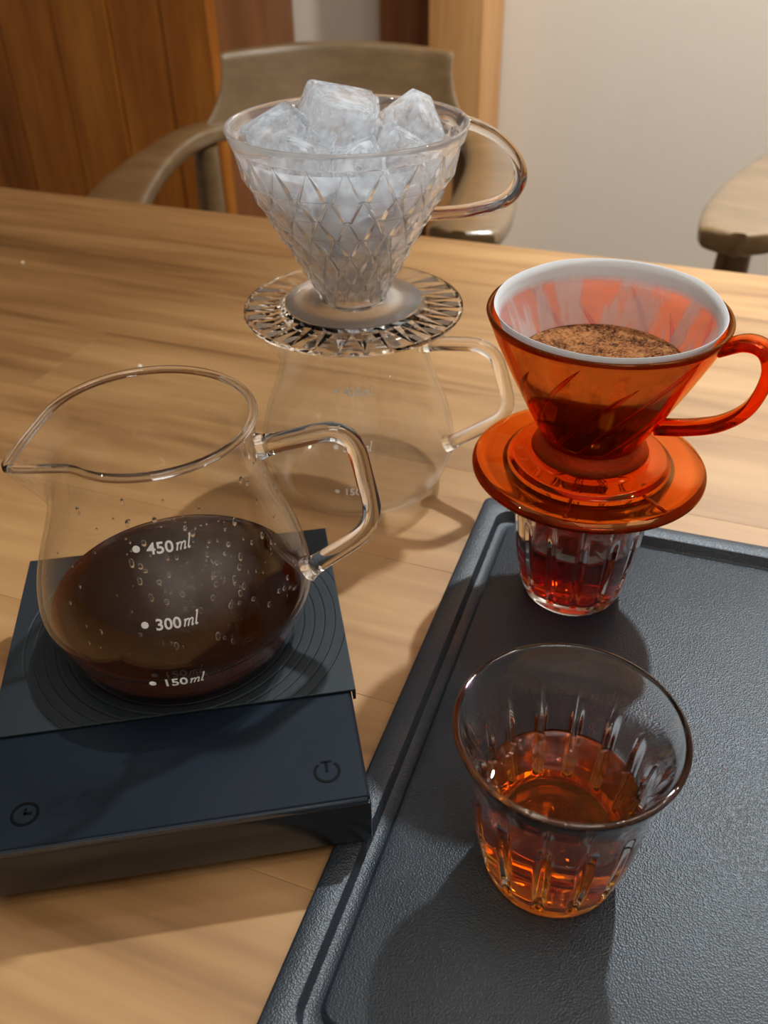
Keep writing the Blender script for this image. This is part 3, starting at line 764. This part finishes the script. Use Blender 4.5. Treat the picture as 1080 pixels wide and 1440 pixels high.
# moulded tabs across the plate
for ang in (-62, 248):
    bm = bmesh.new(); a = math.radians(ang)
    P = [Vector((r*math.cos(a), r*math.sin(a), .0030)) for r in (.0345, .038, .042, .047)]
    sweep(bm, P, superell(.0007, .0005, 10), side=(-math.sin(a), math.cos(a), 0)); newobj('plate_bar', bm, M['red'], rd)
for k in range(12):
    a0 = 2*PI*k/12; bm = bmesh.new(); P = []
    top = RZT-.004 if k % 2 == 0 else RZT-.012
    for i in range(19):
        f = i/18; z = .014+(top-.014)*f; r = red_r(z)-WR-.0003
        a = a0 + 1.15*f**0.8
        P.append(Vector((r*math.cos(a), r*math.sin(a), z)))
    sweep(bm, P, circ_sec(.0010, 8), side=(0, 0, 1), scale=lambda f: (min(1, (1-f)*6+.1),)*2)
    newobj('spiral_rib', bm, M['red'], rd)
ribbon_handle(rd, math.radians(-32), [(.0432, .1368-RZ), (.0520, .1412-RZ), (.0590, .1395-RZ), (.0618, .1310-RZ), (.0585, .1170-RZ), (.0500, .1075-RZ), (.0385, .1020-RZ), (.0262, .0985-RZ)], .0100, .0050, M['red'])
# paper filter
def mk_paper():
    m, nt, out = mat('filter_paper')
    tc = N(nt, 'TexCoord'); sx = N(nt, 'SeparateXYZ'); L(nt, tc.outputs['Object'], sx.inputs[0])
    at = N(nt, 'Math', _operation='ARCTAN2'); L(nt, sx.outputs[1], at.inputs[0]); L(nt, sx.outputs[0], at.inputs[1])
    zz = N(nt, 'Math', _operation='MULTIPLY'); zz.inputs[1].default_value = 14.0; L(nt, sx.outputs[2], zz.inputs[0])
    aa = N(nt, 'Math', _operation='ADD'); L(nt, at.outputs[0], aa.inputs[0]); L(nt, zz.outputs[0], aa.inputs[1])
    cs = N(nt, 'Math', _operation='COSINE'); sn = N(nt, 'Math', _operation='SINE'); L(nt, at.outputs[0], cs.inputs[0]); L(nt, at.outputs[0], sn.inputs[0])
    cx = N(nt, 'CombineXYZ'); L(nt, cs.outputs[0], cx.inputs[0]); L(nt, sn.outputs[0], cx.inputs[1])
    zs = N(nt, 'Math', _operation='MULTIPLY'); zs.inputs[1].default_value = 9.0; L(nt, sx.outputs[2], zs.inputs[0]); L(nt, zs.outputs[0], cx.inputs[2])
    n1 = N(nt, 'TexNoise'); n1.inputs['Scale'].default_value = 4.2; n1.inputs['Detail'].default_value = 2.5; L(nt, cx.outputs[0], n1.inputs['Vector'])
    # wet paper clinging to the plastic lets more of it show through
    wet = N(nt, 'MapRange', _clamp=True); wet.inputs['From Min'].default_value = .46; wet.inputs['From Max'].default_value = .57; wet.inputs['To Min'].default_value = .52; wet.inputs['To Max'].default_value = .22
    L(nt, n1.outputs['Fac'], wet.inputs['Value'])
    rimz = N(nt, 'MapRange', _clamp=True); rimz.inputs['From Min'].default_value = RZT-.0045; rimz.inputs['From Max'].default_value = RZT-.0015; L(nt, sx.outputs[2], rimz.inputs['Value'])
    mxf = N(nt, 'Mix'); mxf.inputs['B'].default_value = .97; L(nt, rimz.outputs[0], mxf.inputs['Factor']); L(nt, wet.outputs[0], mxf.inputs['A'])
    br = ramp(nt, [(0.0, (.10, .035, .012)), (.36, (.22, .09, .035)), (.52, (.66, .60, .56)), (1, (.70, .70, .70))])
    zr = N(nt, 'MapRange', _clamp=True); zr.inputs['From Min'].default_value = 0.0; zr.inputs['From Max'].default_value = RZT; L(nt, sx.outputs[2], zr.inputs['Value']); L(nt, zr.outputs[0], br.inputs[0])
    t = N(nt, 'BsdfTransparent'); d = N(nt, 'BsdfDiffuse'); tl = N(nt, 'BsdfTranslucent'); L(nt, br.outputs[0], d.inputs[0]); L(nt, br.outputs[0], tl.inputs[0])
    md = N(nt, 'MixShader'); md.inputs[0].default_value = .35; L(nt, d.outputs[0], md.inputs[1]); L(nt, tl.outputs[0], md.inputs[2])
    ms = N(nt, 'MixShader'); L(nt, mxf.outputs['Result'], ms.inputs[0]); L(nt, t.outputs[0], ms.inputs[1]); L(nt, md.outputs[0], ms.inputs[2])
    L(nt, ms.outputs[0], out.inputs[0]); return m
rnd = random.Random(2)
pp = []
for k in range(22):
    z = .0105+(RZT+.0022-.0105)*k/21; pp.append((red_r(min(z, RZT))-WR-.0016-(.0012 if z < .02 else 0) + max(0, z-RZT)*.5, z))
wig = [rnd.uniform(-1, 1) for _ in range(12)]
def pfn(a, i, r, z):
    f = smooth01(RZT-.006, RZT+.002, z)
    s = sum(wig[j]*math.sin((j+2)*a+j) for j in range(8))/8
    back = max(0.0, math.cos(a-math.radians(75)))
    return r + .0006*f*s, z + f*(.0008*s + .0022*back)
bm = lathe(pp + [(r-.00025, z) for r, z in pp[::-1]], 128, pfn, closed=True)
o = newobj('paper_filter', bm, mk_paper(), loc=(C1.x, C1.y, RZ)); tag(o, 'white cone paper filter, damp, lining the red dripper', 'coffee filter')
# wet grounds with pale brown bloom
def mk_grounds():
    m, nt, out = mat('coffee_bloom')
    tc = N(nt, 'TexCoord'); n1 = N(nt, 'TexNoise'); n1.inputs['Scale'].default_value = 170; n1.inputs['Detail'].default_value = 6; n1.inputs['Roughness'].default_value = .7; L(nt, tc.outputs['Object'], n1.inputs['Vector'])
    n2 = N(nt, 'TexNoise'); n2.inputs['Scale'].default_value = 900; n2.inputs['Detail'].default_value = 3; L(nt, tc.outputs['Object'], n2.inputs['Vector'])
    mx = N(nt, 'Mix'); mx.inputs['Factor'].default_value = .4; L(nt, n1.outputs['Fac'], mx.inputs['A']); L(nt, n2.outputs['Fac'], mx.inputs['B'])
    r = ramp(nt, [(.40, (.022, .007, .003)), (.47, (.12, .042, .013)), (.55, (.24, .095, .032)), (.68, (.33, .15, .055))]); L(nt, mx.outputs['Result'], r.inputs[0])
    b = N(nt, 'BsdfPrincipled'); b.inputs['Roughness'].default_value = .9; b.inputs['Specular IOR Level'].default_value = .08; L(nt, r.outputs[0], b.inputs['Base Color'])
    bp = N(nt, 'Bump'); bp.inputs['Strength'].default_value = .7; bp.inputs['Distance'].default_value = .001; L(nt, mx.outputs['Result'], bp.inputs['Height']); L(nt, bp.outputs[0], b.inputs['Normal'])
    L(nt, b.outputs[0], out.inputs[0]); return m
GZ = .1215-RZ
gp = [(0, .0125), (.008, .0125)]
for k in range(14):
    z = .0130+(GZ-.0130)*k/13; gp.append((red_r(z)-WR-.0024-(.0012 if z < .02 else 0), z))
rt = gp[-1][0]
gp += [(rt*f, GZ+.0002+.0008*math.sin(f*9)) for f in (.94, .85, .74, .62, .5, .38, .26, .14)] + [(0, GZ+.0005)]
rnd = random.Random(9)
def gfn(a, i, r, z): return (r, z + (rnd.uniform(-.0004, .0004) if z > GZ else 0))
o = newobj('coffee_grounds', lathe(gp, 96, gfn), mk_grounds(), loc=(C1.x, C1.y, RZ)); tag(o, 'wet coffee grounds topped with pale brown foam inside the paper filter', 'coffee grounds')

# ------------------------------------------------------------------ crystal dripper on the rear server
DZ = .0995
dd = empty('crystal_dripper', (S2.x, S2.y, DZ)); tag(dd, 'clear faceted crystal-look dripper full of ice on the rear server', 'dripper')
DT = .1883-DZ
def cry_r(z): return interp([0, .0045, .010, .020, .030, .045, .060, .075, DT], [.0128, .0142, .0172, .0224, .0275, .0357, .0433, .0505, .0545], z)
NF = 20; rowsz = [.0075]
while rowsz[-1] < DT-.0125:
    rowsz.append(rowsz[-1] + .0054 + .0056*cry_r(rowsz[-1])/.05)
rowsz[-1] = DT-.0075
bm = bmesh.new(); rows = []; nrow = len(rowsz)
for i, z in enumerate(rowsz):
    off = 0.5*(i % 2); r = cry_r(z)-.0004
    rows.append([bm.verts.new((r*math.cos(2*PI*(k+off)/NF), r*math.sin(2*PI*(k+off)/NF), z)) for k in range(NF)])
peaks = {}
def ridge_pt(i, k, f):
    """a raised point on the horizontal crease between two lattice points"""
    off = 0.5*(i % 2); z = rowsz[i]; r = (cry_r(z)-.0004)*math.cos(PI/NF)/math.cos(PI/NF*(2*f-1)) + .0016*(cry_r(z)/.03)
    a = 2*PI*(k+off+f)/NF
    return bm.verts.new((r*math.cos(a), r*math.sin(a), z))
for i in range(nrow):
    for k in range(NF):
        peaks[i, k] = (ridge_pt(i, k, .14), ridge_pt(i, k, .86)) if 0 < i < nrow-1 else None
def facets(rw, pk_, flip):
    def F(*v): bm.faces.new(v[::-1] if flip else v)
    for i in range(nrow):
        s_ = i % 2
        for k in range(NF):
            a, b = rw[i][k], rw[i][(k+1) % NF]; pk = pk_[i, k]
            up = rw[i+1][(k+s_) % NF] if i < nrow-1 else None
            dn = rw[i-1][(k+s_) % NF] if i > 0 else None
            if pk:
                p, q = pk
                F(a, p, up); F(p, q, up); F(q, b, up); F(p, a, dn); F(q, p, dn); F(b, q, dn)
            elif i == 0: F(a, b, up)
            else: F(b, a, dn)
facets(rows, peaks, False)
def ring(r, z, m): return [bm.verts.new((r*math.cos(2*PI*k/m), r*math.sin(2*PI*k/m), z)) for k in range(m)]
def bridge(A, B):
    n = len(A)
    for k in range(n): bm.faces.new((A[k], A[(k+1) % n], B[(k+1) % n], B[k]))
# plain lip above the facets
NS = NF*4; offt = 0.5*((nrow-1) % 2)
def ring_off(r, z, m, off): return [bm.verts.new((r*math.cos(2*PI*(k+off)/m), r*math.sin(2*PI*(k+off)/m), z)) for k in range(m)]
lip0 = ring_off(cry_r(DT-.0068)+.0003, DT-.0066, NS, offt*4)
for k in range(NF):
    a, b = rows[-1][k], rows[-1][(k+1) % NF]; q = [lip0[(4*k+j) % NS] for j in range(5)]
    bm.faces.new((a, q[1], q[0])) ; bm.faces.new((a, b, q[2])); bm.faces.new((a, q[2], q[1])); bm.faces.new((b, q[3], q[2])); bm.faces.new((b, q[4], q[3]))
lips = [lip0] + [ring_off(r, z, NS, offt*4) for r, z in ((.0541, DT-.0022), (.0547, DT-.0008), (.0544, DT), (.0534, DT+.0001), (.0525, DT-.0008))]
for A, B in zip(lips, lips[1:]): bridge(A, B)
# inner wall: the same facets again, one wall thickness inwards, so the wall keeps an even thickness
THK = .0026
def inn(v):
    d = Vector((v.co.x, v.co.y, 0)); n_ = d.normalized(); return bm.verts.new(v.co - n_*THK)
irow = [[inn(v) for v in r] for r in rows]; ipk = {k: ((inn(v[0]), inn(v[1])) if v else None) for k, v in peaks.items()}
facets(irow, ipk, True)
top_in = lips[-1]
for k in range(NF):
    a, b = irow[-1][k], irow[-1][(k+1) % NF]; q = [top_in[(4*k+j) % NS] for j in range(5)]
    for f in ((a, q[0], q[1]), (a, q[1], q[2]), (a, q[2], b), (b, q[2], q[3]), (b, q[3], q[4])): bm.faces.new(f)
bridge(rows[0], irow[0])
o = newobj('faceted_cone', bm, M['crystal_cone'], dd, smooth=False)
for p in o.data.polygons:
    zc_ = p.center.z; rr_ = math.hypot(p.center.x, p.center.y)
    if zc_ > DT-.0055: p.use_smooth = True
def mk_fog():
    m, nt, out = mat('cold_fog'); tc = N(nt, 'TexCoord'); n1 = N(nt, 'TexNoise'); n1.inputs['Scale'].default_value = 75; n1.inputs['Detail'].default_value = 4; L(nt, tc.outputs['Object'], n1.inputs['Vector'])
    mr = N(nt, 'MapRange', _clamp=True); mr.inputs['From Min'].default_value = .35; mr.inputs['From Max'].default_value = .65; mr.inputs['To Min'].default_value = .15; mr.inputs['To Max'].default_value = .80; L(nt, n1.outputs['Fac'], mr.inputs['Value'])
    t = N(nt, 'BsdfTransparent'); d = N(nt, 'BsdfDiffuse'); d.inputs[0].default_value = (.50, .50, .51, 1); tl = N(nt, 'BsdfTranslucent'); tl.inputs[0].default_value = (.50, .50, .51, 1)
    md = N(nt, 'MixShader'); md.inputs[0].default_value = .5; L(nt, d.outputs[0], md.inputs[1]); L(nt, tl.outputs[0], md.inputs[2])
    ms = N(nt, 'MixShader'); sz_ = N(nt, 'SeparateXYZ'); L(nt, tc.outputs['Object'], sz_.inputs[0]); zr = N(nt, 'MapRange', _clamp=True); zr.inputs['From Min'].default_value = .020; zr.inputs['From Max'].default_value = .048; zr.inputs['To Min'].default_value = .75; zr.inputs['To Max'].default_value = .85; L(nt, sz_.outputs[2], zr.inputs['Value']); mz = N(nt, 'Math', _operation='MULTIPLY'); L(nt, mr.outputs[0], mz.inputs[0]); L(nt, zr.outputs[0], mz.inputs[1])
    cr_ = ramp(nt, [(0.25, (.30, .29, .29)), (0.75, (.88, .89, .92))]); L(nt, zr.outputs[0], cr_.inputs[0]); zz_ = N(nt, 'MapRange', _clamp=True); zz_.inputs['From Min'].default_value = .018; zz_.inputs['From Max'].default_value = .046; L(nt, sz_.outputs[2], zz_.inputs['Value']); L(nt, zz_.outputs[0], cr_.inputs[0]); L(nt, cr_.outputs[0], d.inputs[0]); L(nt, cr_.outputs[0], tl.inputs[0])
    L(nt, mz.outputs[0], ms.inputs[0]); L(nt, t.outputs[0], ms.inputs[1]); L(nt, md.outputs[0], ms.inputs[2]); L(nt, ms.outputs[0], out.inputs[0]); return m
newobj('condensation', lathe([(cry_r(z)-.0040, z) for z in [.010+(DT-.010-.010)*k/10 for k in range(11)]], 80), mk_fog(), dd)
# plate: plain inner disc + rim of cut V facets
NP = 28; bm = bmesh.new()
def pr(r, zf): return [bm.verts.new((r*math.cos(2*PI*k/(2*NP)), r*math.sin(2*PI*k/(2*NP)), zf(k))) for k in range(2*NP)]
R1 = pr(.0345, lambda k: .0050); R2 = pr(.0362, lambda k: .0041 if k % 2 else .0036)
R3 = pr(.0525, lambda k: .0028 if k % 2 == 0 else .0020); R4 = pr(.0545, lambda k: .0028); R5 = pr(.0548, lambda k: .0016); R6 = pr(.0542, lambda k: .0004); R7 = pr(.0350, lambda k: 0.0)
R8 = pr(.0125, lambda k: 0.0); R9 = pr(.0125, lambda k: .0048)
seq = [R1, R2, R3, R4, R5, R6, R7, R8, R9, R1]
for A, B in zip(seq, seq[1:]): 
    if A is R2 and B is R3:
        n = 2*NP
        for k in range(n):
            k2 = (k+1) % n
            if k % 2: bm.faces.new((A[k], A[k2], B[k])); bm.faces.new((A[k2], B[k2], B[k]))
            else: bm.faces.new((A[k], A[k2], B[k2])); bm.faces.new((A[k], B[k2], B[k]))
    else: bridge(A, B)
newobj('base_plate', bm, M['crystal'], dd, smooth=False)
newobj('frosted_disc', lathe([(.0160, .0051), (.0338, .0051), (.0338, .0056), (.0160, .0056)], 96, closed=True), M['frost'], dd)
newobj('neck_ring', lathe([(.0120, .0058), (.0158, .0058), (.0166, .0066), (.0164, .0078), (.0150, .0088), (.0138, .0074), (.0120, .0070)], 96, closed=True), M['crystal'], dd)
newobj('locating_collar', lathe([(.0290, -.0070), (.0315, -.0070), (.0322, -.0002), (.0290, -.0002)], 96, closed=True), M['crystal'], dd)
ribbon_handle(dd, math.radians(11), [(.0535, .1850-DZ), (.0610, .1822-DZ), (.0710, .1765-DZ), (.0800, .1670-DZ), (.0826, .1570-DZ), (.0760, .1480-DZ), (.0600, .1443-DZ), (.0455, .1438-DZ), (.0350, .1445-DZ)], .0095, .0052, M['crystal'])

# ------------------------------------------------------------------ ice
def mk_cloud():
    m, nt, out = mat('cloudy_ice_core')
    tc = N(nt, 'TexCoord'); n1 = N(nt, 'TexNoise'); n1.inputs['Scale'].default_value = 160; n1.inputs['Detail'].default_value = 5; L(nt, tc.outputs['Object'], n1.inputs['Vector'])
    mr = N(nt, 'MapRange', _clamp=True); mr.inputs['From Min'].default_value = .35; mr.inputs['From Max'].default_value = .65; mr.inputs['To Min'].default_value = .05; mr.inputs['To Max'].default_value = .85; L(nt, n1.outputs['Fac'], mr.inputs['Value'])
    t = N(nt, 'BsdfTransparent'); d = N(nt, 'BsdfDiffuse'); d.inputs[0].default_value = (.92, .94, .97, 1); tl = N(nt, 'BsdfTranslucent'); tl.inputs[0].default_value = (.92, .94, .97, 1)
    md = N(nt, 'MixShader'); md.inputs[0].default_value = .5; L(nt, d.outputs[0], md.inputs[1]); L(nt, tl.outputs[0], md.inputs[2])
    ms = N(nt, 'MixShader'); L(nt, mr.outputs[0], ms.inputs[0]); L(nt, t.outputs[0], ms.inputs[1]); L(nt, md.outputs[0], ms.inputs[2]); L(nt, ms.outputs[0], out.inputs[0]); return m
M['cloud'] = mk_cloud()
def make_ice(pos, size, rot, seed, label):
    r_ = random.Random(seed)
    bm = bmesh.new(); h = size/2
    box(bm, -h*r_.uniform(.9, 1.05), h*r_.uniform(.9, 1.05), -h*r_.uniform(.85, 1), h*r_.uniform(.85, 1), -h*r_.uniform(.85, 1), h*r_.uniform(.85, 1))
    for v in bm.verts: v.co += Vector([r_.uniform(-.24, .24)*h for _ in range(3)])
    corners = [v.co.copy() for v in bm.verts]
    bmesh.ops.bevel(bm, geom=list(bm.edges), offset=h*.22, segments=3, profile=.6, affect='EDGES')
    bmesh.ops.triangulate(bm, faces=[f for f in bm.faces if len(f.verts) > 4])
    o = newobj('ice_cube', bm, M['ice'], loc=(S2.x+pos[0], S2.y+pos[1], DZ+pos[2])); o.rotation_euler = rot
    autosmooth(o, 28)
    tag(o, label, 'ice cube', 'ice cubes heaped in the crystal dripper')
    bm = bmesh.new(); box(bm, -1, 1, -1, 1, -1, 1)
    for v in bm.verts: v.co = min(corners, key=lambda q: (q.normalized()-v.co.normalized()).length) * .80
    bmesh.ops.subdivide_edges(bm, edges=list(bm.edges), cuts=5, use_grid_fill=True)
    k_ = [Vector((r_.uniform(-1, 1), r_.uniform(-1, 1), r_.uniform(-1, 1)))*2.6 for _ in range(5)]
    for v in bm.verts:
        d_ = v.co.normalized(); f_ = v.co.length/h
        v.co *= 1 - .16*max(0, f_-.95) + .07*sum(math.sin((v.co/h).dot(q)*2) for q in k_)/2 + r_.uniform(-.02, .02)
    newobj('cloudy_core', bm, M['cloud'], o)
ICE = [((-.0050, .0060, .0860), .0285, (.25, .30, .35), 'largest ice cube standing tallest in the middle of the heap'),
       ((-.0305, .0040, .0785), .0240, (.3, -.35, .5), 'ice cube at the left edge of the heap by the rim'),
       ((.0300, .0150, .0835), .0220, (.8, .5, .9), 'tilted ice cube poking up at the right beside the handle'),
       ((-.0190, -.0235, .0735), .0230, (.2, .3, 1.0), 'ice cube front left, just inside the rim'),
       ((.0065, -.0290, .0735), .0225, (.35, -.2, .3), 'ice cube front centre, just inside the rim'),
       ((.0275, -.0140, .0755), .0230, (.15, .45, .6), 'ice cube front right, against the rim below the handle'),
       ((.0060, .0345, .0785), .0200, (.4, .1, .2), 'ice cube at the back of the heap behind the largest'),
       ((-.0220, .0270, .0760), .0190, (.2, .4, .9), 'ice cube at the back left of the heap'),
       ((.0000, .0000, .0620), .0200, (.9, .2, .4), None), ((-.0200, -.0040, .0590), .0190, (.3, .8, .2), None), ((.0200, .0010, .0600), .0190, (.6, .1, .8), None),
       ((.0000, -.0205, .0575), .0190, (.1, .3, .5), None), ((.0000, .0210, .0600), .0180, (.5, .3, .1), None), ((.0170, -.0165, .0600), .0150, (.5, .1, .1), None), ((-.0170, -.0175, .0610), .0150, (.1, .6, .1), None),
       ((-.0075, -.0060, .0420), .0160, (.4, .6, .2), None), ((.0105, -.0030, .0410), .0150, (.2, .1, .7), None), ((-.0005, .0125, .0425), .0140, (.7, .4, .3), None)]
for i, (p_, s_, r_, lb) in enumerate(ICE):
    make_ice(p_, s_, r_, 40+i, lb or 'cloudy ice cube buried below the top layer, seen through the facets')

# ------------------------------------------------------------------ crumbs on the table
for i, (x, y, lb) in enumerate(((-.306, .760, 'tiny pale crumb on the table at the far left'), (-.165, .562, 'tiny pale crumb on the table behind the left server'))):
    bm = bmesh.new(); bmesh.ops.create_icosphere(bm, subdivisions=2, radius=.0014)
    rr = random.Random(i)
    for v in bm.verts: v.co *= 1+rr.uniform(-.25, .25)
    o = newobj('crumb', bm, principled('crumb_%d' % i, (.8, .74, .6), .7), loc=(x, y, .0012)); tag(o, lb, 'crumb')
